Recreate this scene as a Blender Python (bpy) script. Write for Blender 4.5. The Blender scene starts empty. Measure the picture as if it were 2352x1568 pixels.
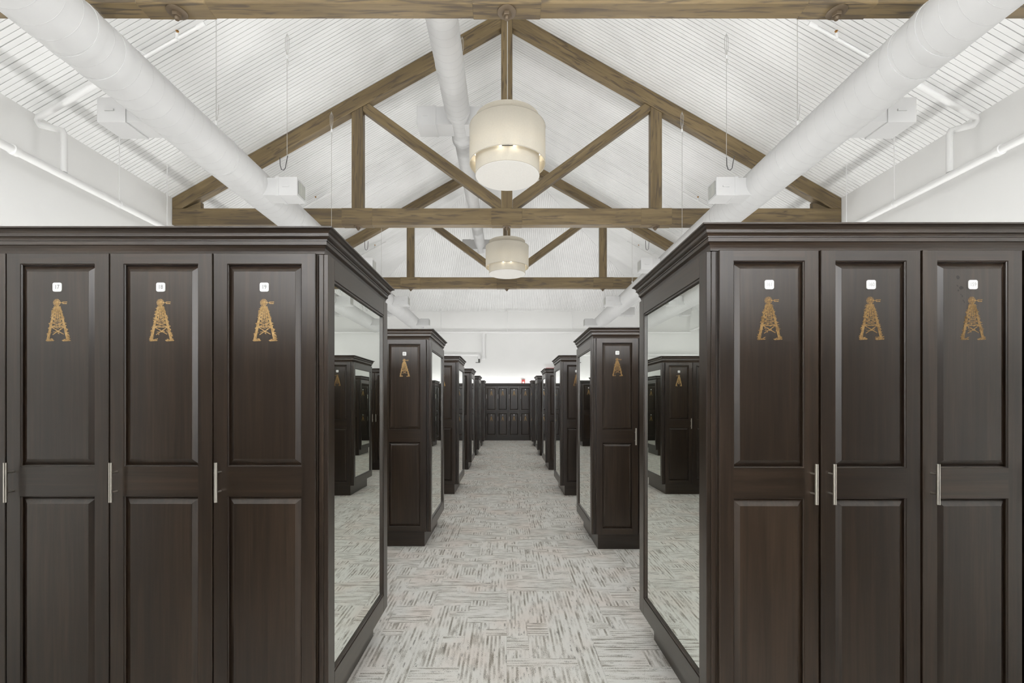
import bpy, math, random
from mathutils import Vector, Matrix
random.seed(7)
C = bpy.context.scene.collection
sc = bpy.context.scene

# ------------------------------------------------------------------ camera
F, VPX, VPY, H = 1095.0, 1164.0, 924.0, 1.385
cam_d = bpy.data.cameras.new('camera')
cam_d.sensor_width = 36.0
cam_d.lens = 36.0 * F / 2352.0
cam_d.shift_x = (1176.0 - VPX) / 2352.0
cam_d.shift_y = (VPY - 784.0) / 2352.0
cam_d.clip_start = 0.05
cam = bpy.data.objects.new('camera', cam_d)
C.objects.link(cam)
cam.location = (0, 0, H)
cam.rotation_euler = (math.pi / 2, 0, 0)
sc.camera = cam

# ------------------------------------------------------------------ world, exposure
w = bpy.data.worlds.new('world'); sc.world = w
w.use_nodes = True
w.node_tree.nodes['Background'].inputs[0].default_value = (1, 1, 1, 1)
w.node_tree.nodes['Background'].inputs[1].default_value = 0.0
sc.view_settings.view_transform = 'Standard'
sc.view_settings.look = 'None'
sc.view_settings.gamma = 1.0
sc.view_settings.use_curve_mapping = False
sc.view_settings.exposure = 0.56
sc.cycles.use_denoising = True
sc.cycles.max_bounces = 7
sc.cycles.diffuse_bounces = 4
sc.cycles.glossy_bounces = 4
sc.cycles.transmission_bounces = 4
sc.cycles.use_adaptive_sampling = True
sc.cycles.adaptive_threshold = 0.10
sc.cycles.adaptive_min_samples = 16
sc.cycles.sample_clamp_indirect = 8.0
STRIP_W = 12.5      # watts per metre of uplight on the locker rows
WALL_W = 4.2       # watts per metre of uplight along the side walls
BACK_W = 1.9
BULB_W = 1.3
FILL = 11.5           # radiance of the added glowing panes in the wall behind the viewer
UP_COL = (1.0, 0.995, 0.985)

# ------------------------------------------------------------------ room numbers
XW = 5.60                 # half width of the hall
ZE = H + 3.42             # eave height
PITCH = 0.566
ZR = ZE + PITCH * XW      # ridge
YB = 17.90                # far wall
YF = -6.40                # wall behind the viewer
HIP_B = YB - XW           # ridge ends here
HIP_F = YF + XW

# ------------------------------------------------------------------ material helpers
def mat(name):
    m = bpy.data.materials.new(name); m.use_nodes = True
    nt = m.node_tree
    b = nt.nodes['Principled BSDF']
    return m, nt, b
def N(nt, t, **kw):
    n = nt.nodes.new(t)
    for k, v in kw.items(): setattr(n, k, v)
    return n
def L(nt, a, b): nt.links.new(a, b)
def ramp(nt, stops, interp='LINEAR'):
    r = N(nt, 'ShaderNodeValToRGB')
    r.color_ramp.interpolation = interp
    e = r.color_ramp.elements
    while len(e) < len(stops): e.new(0.5)
    for i, (p, c) in enumerate(stops):
        e[i].position = p; e[i].color = (*c, 1)
    return r
def mth(nt, op, a, b=None, c=None):
    n = N(nt, 'ShaderNodeMath', operation=op)
    for i, v in enumerate((a, b, c)):
        if v is None: continue
        if isinstance(v, (int, float)): n.inputs[i].default_value = v
        else: L(nt, v, n.inputs[i])
    return n.outputs[0]
def plain(name, col, rough=0.5, metal=0.0, spec=0.5):
    m, nt, b = mat(name)
    b.inputs['Base Color'].default_value = (*col, 1)
    b.inputs['Roughness'].default_value = rough
    b.inputs['Metallic'].default_value = metal
    b.inputs['Specular IOR Level'].default_value = spec
    return m
def painted(name, col, rough=0.6, var=0.03, scale=3.0, bump=0.0):
    m, nt, b = mat(name)
    tc = N(nt, 'ShaderNodeTexCoord')
    n = N(nt, 'ShaderNodeTexNoise'); n.inputs['Scale'].default_value = scale; n.inputs['Detail'].default_value = 4
    L(nt, tc.outputs['Object'], n.inputs['Vector'])
    lo = tuple(max(0, c - var) for c in col); hi = tuple(min(1, c + var) for c in col)
    r = ramp(nt, [(0.3, lo), (0.7, hi)])
    L(nt, n.outputs[0], r.inputs[0]); L(nt, r.outputs[0], b.inputs['Base Color'])
    b.inputs['Roughness'].default_value = rough
    b.inputs['Specular IOR Level'].default_value = 0.3
    if bump:
        n2 = N(nt, 'ShaderNodeTexNoise'); n2.inputs['Scale'].default_value = 120
        L(nt, tc.outputs['Object'], n2.inputs['Vector'])
        bp = N(nt, 'ShaderNodeBump'); bp.inputs['Strength'].default_value = bump; bp.inputs['Distance'].default_value = 0.002
        L(nt, n2.outputs[0], bp.inputs['Height']); L(nt, bp.outputs[0], b.inputs['Normal'])
    return m
def wood(name, axis, dark, mid, light, rough, across=22.0, along=1.2, spec=0.5, streak=None, coat=0.0, tone=0.10):
    """grain runs along object axis 0, 1 or 2; each object gets its own offset and tone"""
    m, nt, b = mat(name)
    tc = N(nt, 'ShaderNodeTexCoord'); oi = N(nt, 'ShaderNodeObjectInfo')
    cmb = N(nt, 'ShaderNodeCombineXYZ')
    for i in range(3): L(nt, mth(nt, 'MULTIPLY', oi.outputs['Random'], (13.7, 7.3, 29.1)[i]), cmb.inputs[i])
    add = N(nt, 'ShaderNodeVectorMath', operation='ADD')
    L(nt, tc.outputs['Object'], add.inputs[0]); L(nt, cmb.outputs[0], add.inputs[1])
    mp = N(nt, 'ShaderNodeMapping')
    mp.inputs['Scale'].default_value = tuple(along if i == axis else across for i in range(3))
    L(nt, add.outputs[0], mp.inputs[0])
    n1 = N(nt, 'ShaderNodeTexNoise'); n1.inputs['Scale'].default_value = 1.0; n1.inputs['Detail'].default_value = 6; n1.inputs['Roughness'].default_value = 0.6
    n1.inputs['Distortion'].default_value = 0.5
    L(nt, mp.outputs[0], n1.inputs['Vector'])
    mp2 = N(nt, 'ShaderNodeMapping')
    mp2.inputs['Scale'].default_value = tuple(0.5 if i == axis else 4.0 for i in range(3))
    L(nt, add.outputs[0], mp2.inputs[0])
    n2 = N(nt, 'ShaderNodeTexNoise'); n2.inputs['Scale'].default_value = 1.0; n2.inputs['Detail'].default_value = 3
    L(nt, mp2.outputs[0], n2.inputs['Vector'])
    s = mth(nt, 'ADD', mth(nt, 'MULTIPLY', n1.outputs[0], 0.55), mth(nt, 'MULTIPLY', n2.outputs[0], 0.45))
    s = mth(nt, 'ADD', s, mth(nt, 'MULTIPLY_ADD', oi.outputs['Random'], tone, -tone/2))
    r = ramp(nt, [(0.33, dark), (0.5, mid), (0.68, light)])
    L(nt, s, r.inputs[0])
    out = r.outputs[0]
    if streak:
        mp3 = N(nt, 'ShaderNodeMapping')
        mp3.inputs['Scale'].default_value = tuple(2.2 if i == axis else 26.0 for i in range(3))
        L(nt, add.outputs[0], mp3.inputs[0])
        n3 = N(nt, 'ShaderNodeTexNoise'); n3.inputs['Scale'].default_value = 1.0; n3.inputs['Detail'].default_value = 4; n3.inputs['Distortion'].default_value = 0.8
        L(nt, mp3.outputs[0], n3.inputs['Vector'])
        r3 = ramp(nt, [(0.53, (0, 0, 0)), (0.63, (1, 1, 1))])
        L(nt, n3.outputs[0], r3.inputs[0])
        mx = N(nt, 'ShaderNodeMixRGB'); mx.inputs[2].default_value = (*streak, 1)
        L(nt, mth(nt, 'MULTIPLY', r3.outputs[0], 0.85), mx.inputs[0]); L(nt, out, mx.inputs[1])
        out = mx.outputs[0]
    L(nt, out, b.inputs['Base Color'])
    b.inputs['Roughness'].default_value = rough
    b.inputs['Specular IOR Level'].default_value = spec
    b.inputs['Coat Weight'].default_value = coat; b.inputs['Coat Roughness'].default_value = 0.34
    bp = N(nt, 'ShaderNodeBump'); bp.inputs['Strength'].default_value = 0.12; bp.inputs['Distance'].default_value = 0.001
    L(nt, n1.outputs[0], bp.inputs['Height']); L(nt, bp.outputs[0], b.inputs['Normal'])
    return m

M = {}
DK = ((0.0145, 0.0086, 0.0050), (0.028, 0.0172, 0.0100), (0.054, 0.0340, 0.0205))
M['wood_v'] = wood('dark_stained_wood_upright', 2, *DK, 0.35, across=55, along=2.0, spec=0.45, coat=0.42)
M['wood_h'] = wood('dark_stained_wood_level', 0, *DK, 0.35, across=55, along=2.0, spec=0.45, coat=0.42)
M['wood_y'] = wood('dark_stained_wood_depth', 1, *DK, 0.35, across=55, along=2.0, spec=0.45, coat=0.42)
BM = ((0.085, 0.058, 0.028), (0.160, 0.112, 0.050), (0.235, 0.168, 0.080))
M['beam'] = wood('weathered_brown_timber', 0, *BM, 0.62, across=14, along=0.8, spec=0.4, streak=(0.070, 0.050, 0.030), coat=0.4, tone=0.04)
M['iron'] = plain('brown_painted_iron', (0.13, 0.095, 0.06), 0.5, 0.3)
M['steel'] = plain('brushed_nickel', (0.78, 0.74, 0.67), 0.28, 1.0)
M['plate'] = plain('white_enamel', (0.86, 0.86, 0.84), 0.3)
M['digit'] = plain('grey_numerals', (0.14, 0.14, 0.14), 0.6)
M['digit_pale'] = plain('pale_grey_numerals', (0.38, 0.38, 0.37), 0.6)
M['ceil'] = painted('white_ceiling_paint', (0.80, 0.80, 0.79), 0.65, 0.015)
M['wall'] = painted('white_wall_paint', (0.80, 0.80, 0.785), 0.7, 0.012, 1.5)
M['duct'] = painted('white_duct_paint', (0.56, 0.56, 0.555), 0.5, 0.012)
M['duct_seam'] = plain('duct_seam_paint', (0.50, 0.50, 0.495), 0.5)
M['pipe'] = plain('white_pipe_paint', (0.80, 0.80, 0.79), 0.45)
M['dark'] = plain('shadow_gap_black', (0.015, 0.014, 0.012), 0.7)
M['louver'] = plain('grey_louvre', (0.45, 0.45, 0.42), 0.5)
M['cable'] = plain('galvanised_cable', (0.55, 0.54, 0.51), 0.45, 0.4)
M['hook'] = plain('dark_steel_hook', (0.08, 0.08, 0.08), 0.45, 0.6)
M['brass'] = plain('brass', (0.50, 0.28, 0.10), 0.35, 1.0)
M['red'] = plain('red_plastic', (0.44, 0.06, 0.05), 0.35)
M['lens'] = plain('white_lens', (0.85, 0.85, 0.85), 0.2)
M['valve'] = plain('dark_valve_handle', (0.10, 0.10, 0.09), 0.4, 0.5)
M['housing'] = plain('uplight_housing', (0.7, 0.7, 0.69), 0.5)

def gold(name, c0, c1):
    m, nt, b = mat(name)
    tc = N(nt, 'ShaderNodeTexCoord')
    n = N(nt, 'ShaderNodeTexNoise'); n.inputs['Scale'].default_value = 160; n.inputs['Detail'].default_value = 3
    L(nt, tc.outputs['Object'], n.inputs['Vector'])
    r = ramp(nt, [(0.35, c0), (0.6, c1)])
    L(nt, n.outputs[0], r.inputs[0]); L(nt, r.outputs[0], b.inputs['Base Color'])
    b.inputs['Roughness'].default_value = 0.5
    return m
M['gold'] = gold('gold_print', (0.38, 0.225, 0.078), (0.58, 0.375, 0.155))
M['gold_darker'] = gold('darker_gold_print', (0.19, 0.105, 0.034), (0.38, 0.225, 0.075))  # same print in a darker, browner gold for the right rows

# mirror: silvered glass with a faint green cast
mm, nt, b = mat('silvered_mirror')
b.inputs['Base Color'].default_value = (0.86, 0.89, 0.85, 1)
b.inputs['Metallic'].default_value = 1.0
b.inputs['Roughness'].default_value = 0.0
M['mirror'] = mm

# lamp shade fabric: lets some light through
def fabric(name, col, trans):
    m, nt, b = mat(name)
    tc = N(nt, 'ShaderNodeTexCoord')
    wv = N(nt, 'ShaderNodeTexNoise'); wv.inputs['Scale'].default_value = 60
    L(nt, tc.outputs['Object'], wv.inputs['Vector'])
    r = ramp(nt, [(0.3, tuple(c * 0.96 for c in col)), (0.7, col)])
    L(nt, wv.outputs[0], r.inputs[0])
    d = N(nt, 'ShaderNodeBsdfDiffuse'); t = N(nt, 'ShaderNodeBsdfTranslucent')
    L(nt, r.outputs[0], d.inputs[0]); L(nt, r.outputs[0], t.inputs[0])
    mx = N(nt, 'ShaderNodeMixShader'); mx.inputs[0].default_value = trans
    L(nt, d.outputs[0], mx.inputs[1]); L(nt, t.outputs[0], mx.inputs[2])
    L(nt, mx.outputs[0], nt.nodes['Material Output'].inputs[0])
    return m
M['shade'] = fabric('cream_linen_shade', (0.73, 0.69, 0.60), 0.26)
M['trim'] = plain('tan_edge_binding', (0.46, 0.42, 0.35), 0.8)
M['diffuser'] = fabric('white_acrylic_diffuser', (0.84, 0.83, 0.80), 0.35)
def emit(name, col, s):
    m, nt, b = mat(name)
    e = N(nt, 'ShaderNodeEmission'); e.inputs[0].default_value = (*col, 1); e.inputs[1].default_value = s
    L(nt, e.outputs[0], nt.nodes['Material Output'].inputs[0])
    return m
M['bulb'] = emit('lit_bulb', (1.0, 0.9, 0.72), 6.0)
M['ring'] = emit('added_glow_ring', (1.0, 0.9, 0.74), 4.6)  # for the added glow between the lamp drums
M['fill_pane'] = emit('added_fill_light', (0.97, 0.985, 1.0), FILL)  # emission of the added light panels behind the viewer
M['led'] = emit('lit_led_strip', (1.0, 0.985, 0.955), 6.0)

# carpet: woven tiles, stripes turning a quarter from tile to tile and inside the tiles
def carpet():
    m, nt, b = mat('striped_carpet_tile')
    g = N(nt, 'ShaderNodeNewGeometry')
    sp = N(nt, 'ShaderNodeSeparateXYZ'); L(nt, g.outputs['Position'], sp.inputs[0])
    x, y = sp.outputs[0], sp.outputs[1]
    def cell(sx, sy, seed):
        cb = N(nt, 'ShaderNodeCombineXYZ')
        L(nt, mth(nt, 'FLOOR', mth(nt, 'DIVIDE', x, sx)), cb.inputs[0])
        L(nt, mth(nt, 'FLOOR', mth(nt, 'DIVIDE', y, sy)), cb.inputs[1])
        cb.inputs[2].default_value = seed
        wn = N(nt, 'ShaderNodeTexWhiteNoise', noise_dimensions='3D')
        L(nt, cb.outputs[0], wn.inputs['Vector'])
        return wn.outputs['Value']
    par = mth(nt, 'FLOORED_MODULO', mth(nt, 'ADD', mth(nt, 'FLOOR', mth(nt, 'DIVIDE', x, 0.5)), mth(nt, 'FLOOR', mth(nt, 'DIVIDE', y, 0.5))), 2.0)
    f1 = mth(nt, 'GREATER_THAN', cell(0.25, 0.25, 1.0), 0.70)
    f2 = mth(nt, 'GREATER_THAN', cell(0.125, 0.0833, 2.0), 0.87)
    flag = mth(nt, 'FLOORED_MODULO', mth(nt, 'ADD', mth(nt, 'ADD', par, f1), f2), 2.0)
    inv = mth(nt, 'SUBTRACT', 1.0, flag)
    u = mth(nt, 'ADD', mth(nt, 'MULTIPLY', x, flag), mth(nt, 'MULTIPLY', y, inv))     # along the stripes
    v = mth(nt, 'ADD', mth(nt, 'MULTIPLY', y, flag), mth(nt, 'MULTIPLY', x, inv))     # across them
    tile = cell(0.5, 0.5, 5.0)
    fine = N(nt, 'ShaderNodeTexNoise'); fine.inputs['Scale'].default_value = 230; fine.inputs['Detail'].default_value = 2
    L(nt, g.outputs['Position'], fine.inputs['Vector'])
    vj = mth(nt, 'ADD', v, mth(nt, 'MULTIPLY_ADD', fine.outputs[0], 0.016, -0.008))
    def stripes(su, width, det, k):
        cb = N(nt, 'ShaderNodeCombineXYZ')
        rowi = mth(nt, 'FLOOR', mth(nt, 'DIVIDE', vj, width))
        L(nt, mth(nt, 'MULTIPLY', u, su), cb.inputs[0]); L(nt, mth(nt, 'MULTIPLY', rowi, 7.313), cb.inputs[1])
        L(nt, mth(nt, 'MULTIPLY_ADD', flag, 31.0, k), cb.inputs[2])
        n = N(nt, 'ShaderNodeTexNoise'); n.inputs['Scale'].default_value = 1.0; n.inputs['Detail'].default_value = det; n.inputs['Roughness'].default_value = 0.55
        L(nt, cb.outputs[0], n.inputs['Vector'])
        return n.outputs[0]
    a = stripes(4.4, 0.0118, 2.5, 0.0)
    odd = mth(nt, 'FLOORED_MODULO', mth(nt, 'FLOOR', mth(nt, 'DIVIDE', vj, 0.0118)), 2.0)
    a = mth(nt, 'ADD', a, mth(nt, 'MULTIPLY_ADD', odd, 0.115, -0.03))
    c = stripes(11.0, 0.0083, 2, 17.0)
    mod = N(nt, 'ShaderNodeTexNoise'); mod.inputs['Scale'].default_value = 7.0; mod.inputs['Detail'].default_value = 2
    L(nt, g.outputs['Position'], mod.inputs['Vector'])
    va = mth(nt, 'ADD', a, mth(nt, 'MULTIPLY_ADD', fine.outputs[0], 0.54, -0.27))
    va = mth(nt, 'ADD', va, mth(nt, 'MULTIPLY_ADD', mod.outputs[0], 0.24, -0.115))
    ra = ramp(nt, [(0.32, (0.36, 0.335, 0.29)), (0.44, (0.64, 0.62, 0.57)), (0.53, (0.88, 0.87, 0.83))])
    L(nt, va, ra.inputs[0])
    vc = mth(nt, 'ADD', c, mth(nt, 'MULTIPLY_ADD', fine.outputs[0], 0.55, -0.275))
    rc = ramp(nt, [(0.29, (1, 1, 1)), (0.37, (0, 0, 0))])
    L(nt, vc, rc.inputs[0])
    mx = N(nt, 'ShaderNodeMixRGB'); mx.inputs[2].default_value = (0.20, 0.188, 0.165, 1)
    L(nt, mth(nt, 'MULTIPLY', rc.outputs[0], 0.75), mx.inputs[0]); L(nt, ra.outputs[0], mx.inputs[1])
    big = N(nt, 'ShaderNodeTexNoise'); big.inputs['Scale'].default_value = 2.6; big.inputs['Detail'].default_value = 2
    L(nt, g.outputs['Position'], big.inputs['Vector'])
    rb = ramp(nt, [(0.45, (1, 1, 1)), (0.68, (1.0, 0.945, 0.925))])
    L(nt, big.outputs[0], rb.inputs[0])
    mu = N(nt, 'ShaderNodeMixRGB', blend_type='MULTIPLY'); mu.inputs[0].default_value = 1.0
    L(nt, mx.outputs[0], mu.inputs[1]); L(nt, rb.outputs[0], mu.inputs[2])
    L(nt, mu.outputs[0], b.inputs['Base Color'])
    b.inputs['Roughness'].default_value = 0.95
    b.inputs['Specular IOR Level'].default_value = 0.1
    bp = N(nt, 'ShaderNodeBump'); bp.inputs['Strength'].default_value = 0.45; bp.inputs['Distance'].default_value = 0.004
    L(nt, va, bp.inputs['Height']); L(nt, bp.outputs[0], b.inputs['Normal'])
    return m
M['carpet'] = carpet()

# ------------------------------------------------------------------ mesh helpers
class MB:
    def __init__(s): s.v = []; s.f = []; s.m = []; s.sm = []
    def add(s, verts, faces, mi=0, smooth=False):
        o = len(s.v); s.v += [tuple(p) for p in verts]
        for f in faces: s.f.append(tuple(i + o for i in f)); s.m.append(mi); s.sm.append(smooth)
        return s
    def box(s, x0, x1, y0, y1, z0, z1, mi=0):
        return s.add([(x0,y0,z0),(x1,y0,z0),(x1,y1,z0),(x0,y1,z0),(x0,y0,z1),(x1,y0,z1),(x1,y1,z1),(x0,y1,z1)],
              [(0,3,2,1),(4,5,6,7),(0,1,5,4),(1,2,6,5),(2,3,7,6),(3,0,4,7)], mi)
    def tube(s, p0, p1, r0, r1=None, n=16, mi=0, caps=True):
        r1 = r0 if r1 is None else r1
        p0, p1 = Vector(p0), Vector(p1); d = (p1 - p0).normalized()
        a = d.orthogonal().normalized(); b_ = d.cross(a)
        vs = []
        for p, r in ((p0, r0), (p1, r1)):
            for i in range(n):
                t = 2 * math.pi * i / n
                vs.append(p + a * (r * math.cos(t)) + b_ * (r * math.sin(t)))
        s.add(vs, [(i, (i + 1) % n, n + (i + 1) % n, n + i) for i in range(n)], mi, True)
        if caps:
            s.add(vs[:n], [tuple(reversed(range(n)))], mi); s.add(vs[n:], [tuple(range(n))], mi)
        return s
    def path(s, pts, r, n=8, mi=0):
        """bent round bar through pts"""
        pts = [Vector(p) for p in pts]; k = len(pts); vs = []
        ref = None
        for i, p in enumerate(pts):
            d = (pts[min(i + 1, k - 1)] - pts[max(i - 1, 0)]).normalized()
            if ref is None: a = d.orthogonal().normalized()
            else:
                a = ref - d * ref.dot(d)
                a = a.normalized() if a.length > 1e-6 else d.orthogonal().normalized()
            ref = a; b_ = d.cross(a)
            for j in range(n):
                t = 2 * math.pi * j / n
                vs.append(p + a * (r * math.cos(t)) + b_ * (r * math.sin(t)))
        fs = []
        for i in range(k - 1):
            for j in range(n): fs.append((i*n+j, i*n+(j+1)%n, (i+1)*n+(j+1)%n, (i+1)*n+j))
        s.add(vs, fs, mi, True)
        s.add(vs[:n], [tuple(reversed(range(n)))], mi); s.add(vs[-n:], [tuple(range(n))], mi)
        return s
    def lathe(s, prof, c, n=48, mi=0, axis='z', closed=False):
        """prof: (radius, height) list turned about a line through c"""
        vs = []
        for r, h in prof:
            for i in range(n):
                t = 2 * math.pi * i / n
                if axis == 'z': vs.append((c[0] + r*math.cos(t), c[1] + r*math.sin(t), c[2] + h))
                elif axis == 'y': vs.append((c[0] + r*math.cos(t), c[1] + h, c[2] + r*math.sin(t)))
                else: vs.append((c[0] + h, c[1] + r*math.cos(t), c[2] + r*math.sin(t)))
        fs = []
        k = len(prof)
        for q in range(k if closed else k - 1):
            q2 = (q + 1) % k
            for i in range(n): fs.append((q*n+i, q*n+(i+1)%n, q2*n+(i+1)%n, q2*n+i))
        return s.add(vs, fs, mi, True)
    def prism_xz(s, poly, y0, y1, mi=0):
        n = len(poly)
        vs = [(x, y0, z) for x, z in poly] + [(x, y1, z) for x, z in poly]
        area = sum(poly[i][0]*poly[(i+1)%n][1] - poly[(i+1)%n][0]*poly[i][1] for i in range(n))
        fr = tuple(range(n)) if area > 0 else tuple(reversed(range(n)))
        bk = tuple(i + n for i in reversed(fr))
        fs = [fr, bk]
        for i in range(n):
            a, b_ = fr[i], fr[(i + 1) % n]
            fs.append((b_, a, a + n, b_ + n))
        return s.add(vs, fs, mi)
    def mesh(s, name, mats, sharp=None):
        me = bpy.data.meshes.new(name)
        me.from_pydata(s.v, [], s.f)
        for m_ in mats: me.materials.append(M[m_])
        me.polygons.foreach_set('material_index', s.m)
        me.polygons.foreach_set('use_smooth', s.sm)
        me.update()
        if any(s.sm): me.set_sharp_from_angle(angle=math.radians(38))
        return me
    def build(s, name, mats, parent=None, loc=None):
        if isinstance(mats, str): mats = [mats]
        return link(name, s.mesh(name, mats), parent, loc)
def link(name, me, parent=None, loc=None):
    o = bpy.data.objects.new(name, me); C.objects.link(o)
    if parent is not None: o.parent = parent
    if loc is not None: o.location = loc
    return o
def tag(o, label, cat, group=None, kind=None):
    o['label'] = label; o['category'] = cat
    if group: o['group'] = group
    if kind: o['kind'] = kind
    return o
def thing(name, label, cat, loc=(0, 0, 0), group=None):
    o = bpy.data.objects.new(name, None); C.objects.link(o)
    o.location = loc; o.empty_display_size = 0.1
    return tag(o, label, cat, group)
def struct(o, label=None):
    o['kind'] = 'structure'
    if label: o['label'] = label
    return o
def area_light(name, parent, loc, sx, sy, watts, rot=(math.pi, 0, 0), col=UP_COL):
    d = bpy.data.lights.new(name, 'AREA'); d.shape = 'RECTANGLE'; d.size = sx; d.size_y = sy
    d.energy = watts; d.color = col
    o = bpy.data.objects.new(name, d); C.objects.link(o); o.parent = parent; o.location = loc; o.rotation_euler = rot
    return o

# ------------------------------------------------------------------ floor: backing, single carpet tiles near, field beyond
fl = struct(MB().box(-XW, XW, YF, YB, -0.20, -0.008).build('floor', ['carpet']), 'pale carpet with grey stripes turning tile by tile')
TX0, TX1, TY0, TY1, TS = -2.0, 2.0, 2.0, 9.5, 0.5
cf = MB()
for x0, x1, y0, y1 in ((-XW, XW, YF, TY0), (-XW, TX0, TY0, TY1), (TX1, XW, TY0, TY1), (-XW, XW, TY1, YB)):
    cf.box(x0, x1, y0, y1, -0.008, 0.0)
cf.build('carpet_field', ['carpet'], fl)
e = 0.0003
tile_me = MB().add([(e,e,-0.0078),(TS-e,e,-0.0078),(TS-e,TS-e,-0.0078),(e,TS-e,-0.0078),
                    (e,e,-0.0008),(TS-e,e,-0.0008),(TS-e,TS-e,-0.0008),(e,TS-e,-0.0008),
                    (e+.001,e+.001,0),(TS-e-.001,e+.001,0),(TS-e-.001,TS-e-.001,0),(e+.001,TS-e-.001,0)],
                   [(0,1,5,4),(1,2,6,5),(2,3,7,6),(3,0,4,7),(4,5,9,8),(5,6,10,9),(6,7,11,10),(7,4,8,11),(8,9,10,11)]).mesh('carpet_tile', ['carpet'])
ix = TX0
while ix < TX1 - 1e-6:
    iy = TY0
    while iy < TY1 - 1e-6:
        link('carpet_tile', tile_me, fl, (ix, iy, 0)); iy += TS
    ix += TS

# ------------------------------------------------------------------ walls
T = 0.2
struct(MB().box(-XW - T, -XW, YF - T, YB + T, -0.2, ZE + 0.05).build('wall_left', ['wall']))
struct(MB().box(XW, XW + T, YF - T, YB + T, -0.2, ZE + 0.05).build('wall_right', ['wall']))
struct(MB().box(-XW, XW, YB, YB + T, -0.2, ZE + 0.05).build('wall_back', ['wall']))
wf = MB(); WZ0, WZ1 = 2.15, 4.45; WX = (-3.4, 0.0, 3.4); WH = 1.25
wf.box(-XW, XW, YF - T, YF, -0.2, WZ0); wf.box(-XW, XW, YF - T, YF, WZ1, ZE + 0.05)
edges = [-XW] + [v for c_ in WX for v in (c_ - WH, c_ + WH)] + [XW]
for i in range(0, len(edges), 2): wf.box(edges[i], edges[i+1], YF - T, YF, WZ0, WZ1)
struct(wf.build('wall_front', ['wall']))
for i, c_ in enumerate(WX):  # added glowing panels, built like windows, that light the locker fronts
    wn = struct(MB().box(c_ - WH, c_ + WH, YF - .14, YF - .13, WZ0, WZ1).build('fill_panel_%d' % (i + 1), ['fill_pane']), 'tall glowing panel added behind the viewer for light')
    fr = MB()
    for xx in (c_ - WH, c_ - .03, c_ + WH - .06): fr.box(xx, xx + .06, YF - .129, YF - .07, WZ0, WZ1)
    for zz in (WZ0, (WZ0 + WZ1)/2, WZ1 - .06): fr.box(c_ - WH, c_ + WH, YF - .128, YF - .071, zz, zz + .06)
    fr.build('fill_panel_frame', ['pipe'], wn)

# ------------------------------------------------------------------ hipped ceiling with grooved boards
def zc(x, y):
    """ceiling height at a plan position"""
    run = min(XW - abs(x), YB - y, y - YF)
    return ZE + PITCH * max(0.0, run)
cl = MB()
U = 0.020          # the backing lies this far above the boards' faces
A_ = [(-XW, YF), (XW, YF), (XW, YB), (-XW, YB)]
low = [(x, y, ZE + U) for x, y in A_] + [(0, HIP_F, ZR + U), (0, HIP_B, ZR + U)]
up = [(x, y, z + 0.15) for x, y, z in low]
cl.add(low + up, [(0, 4, 1)[::-1], (1, 4, 5, 2)[::-1], (2, 5, 3)[::-1], (3, 5, 4, 0)[::-1],
                  (6, 7, 10), (7, 8, 11, 10), (8, 9, 11), (9, 6, 10, 11), (0, 1, 7, 6), (1, 2, 8, 7), (2, 3, 9, 8), (3, 0, 6, 9)])
ceiling = struct(cl.build('ceiling', ['ceil']), 'white hipped ceiling of narrow grooved boards')
BW = 0.0606
def board(mb, base, g, pts):
    """board with plan corners pts (4, in order); faces follow the slope"""
    lo = [(x, y, zc(x, y)) for x, y in pts]
    hi = [(x, y, zc(x, y) + U + 0.004) for x, y in pts]
    mb.add(lo + hi, [(0, 1, 2, 3), (7, 6, 5, 4), (0, 4, 5, 1), (1, 5, 6, 2), (2, 6, 7, 3), (3, 7, 4, 0)])
far_l, far_r, far_b, near_m = MB(), MB(), MB(), None
y = 2.9
rng = random.Random(3)
while y < YB - 0.02:
    g = rng.choice((0.005, 0.006, 0.010))
    ya, yb = y, y + BW - g
    for s_, far in ((-1, far_l), (1, far_r)):
        ta = max(0.0, ya - HIP_B); tb = max(0.0, yb - HIP_B)     # cut along the hip
        if tb > XW - 0.01: continue
        pts = [(s_ * (XW - 0.001), ya), (s_ * (XW - 0.001), yb), (s_ * (tb + 0.003), yb), (s_ * (ta + 0.003), ya)]
        if s_ < 0: pts = pts[::-1]
        if ya < 6.2:
            mb = MB(); board(mb, 0, 0, pts); mb.build('ceiling_board', ['ceil'], ceiling)
        else: board(far, 0, 0, pts)
    y += BW
x = -XW + 0.001
while x < XW - 0.03:
    g = rng.choice((0.005, 0.006, 0.010))
    xa, xb = x, x + BW - g
    pts = [(xa, HIP_B + abs(xa) + 0.003), (xb, HIP_B + abs(xb) + 0.003), (xb, YB - 0.001), (xa, YB - 0.001)]
    board(far_b, 0, 0, pts)
    x += BW
for mb in (far_l, far_r, far_b):
    o = mb.build('far_ceiling_boards', ['ceil'], ceiling); o['kind'] = 'stuff'

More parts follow.
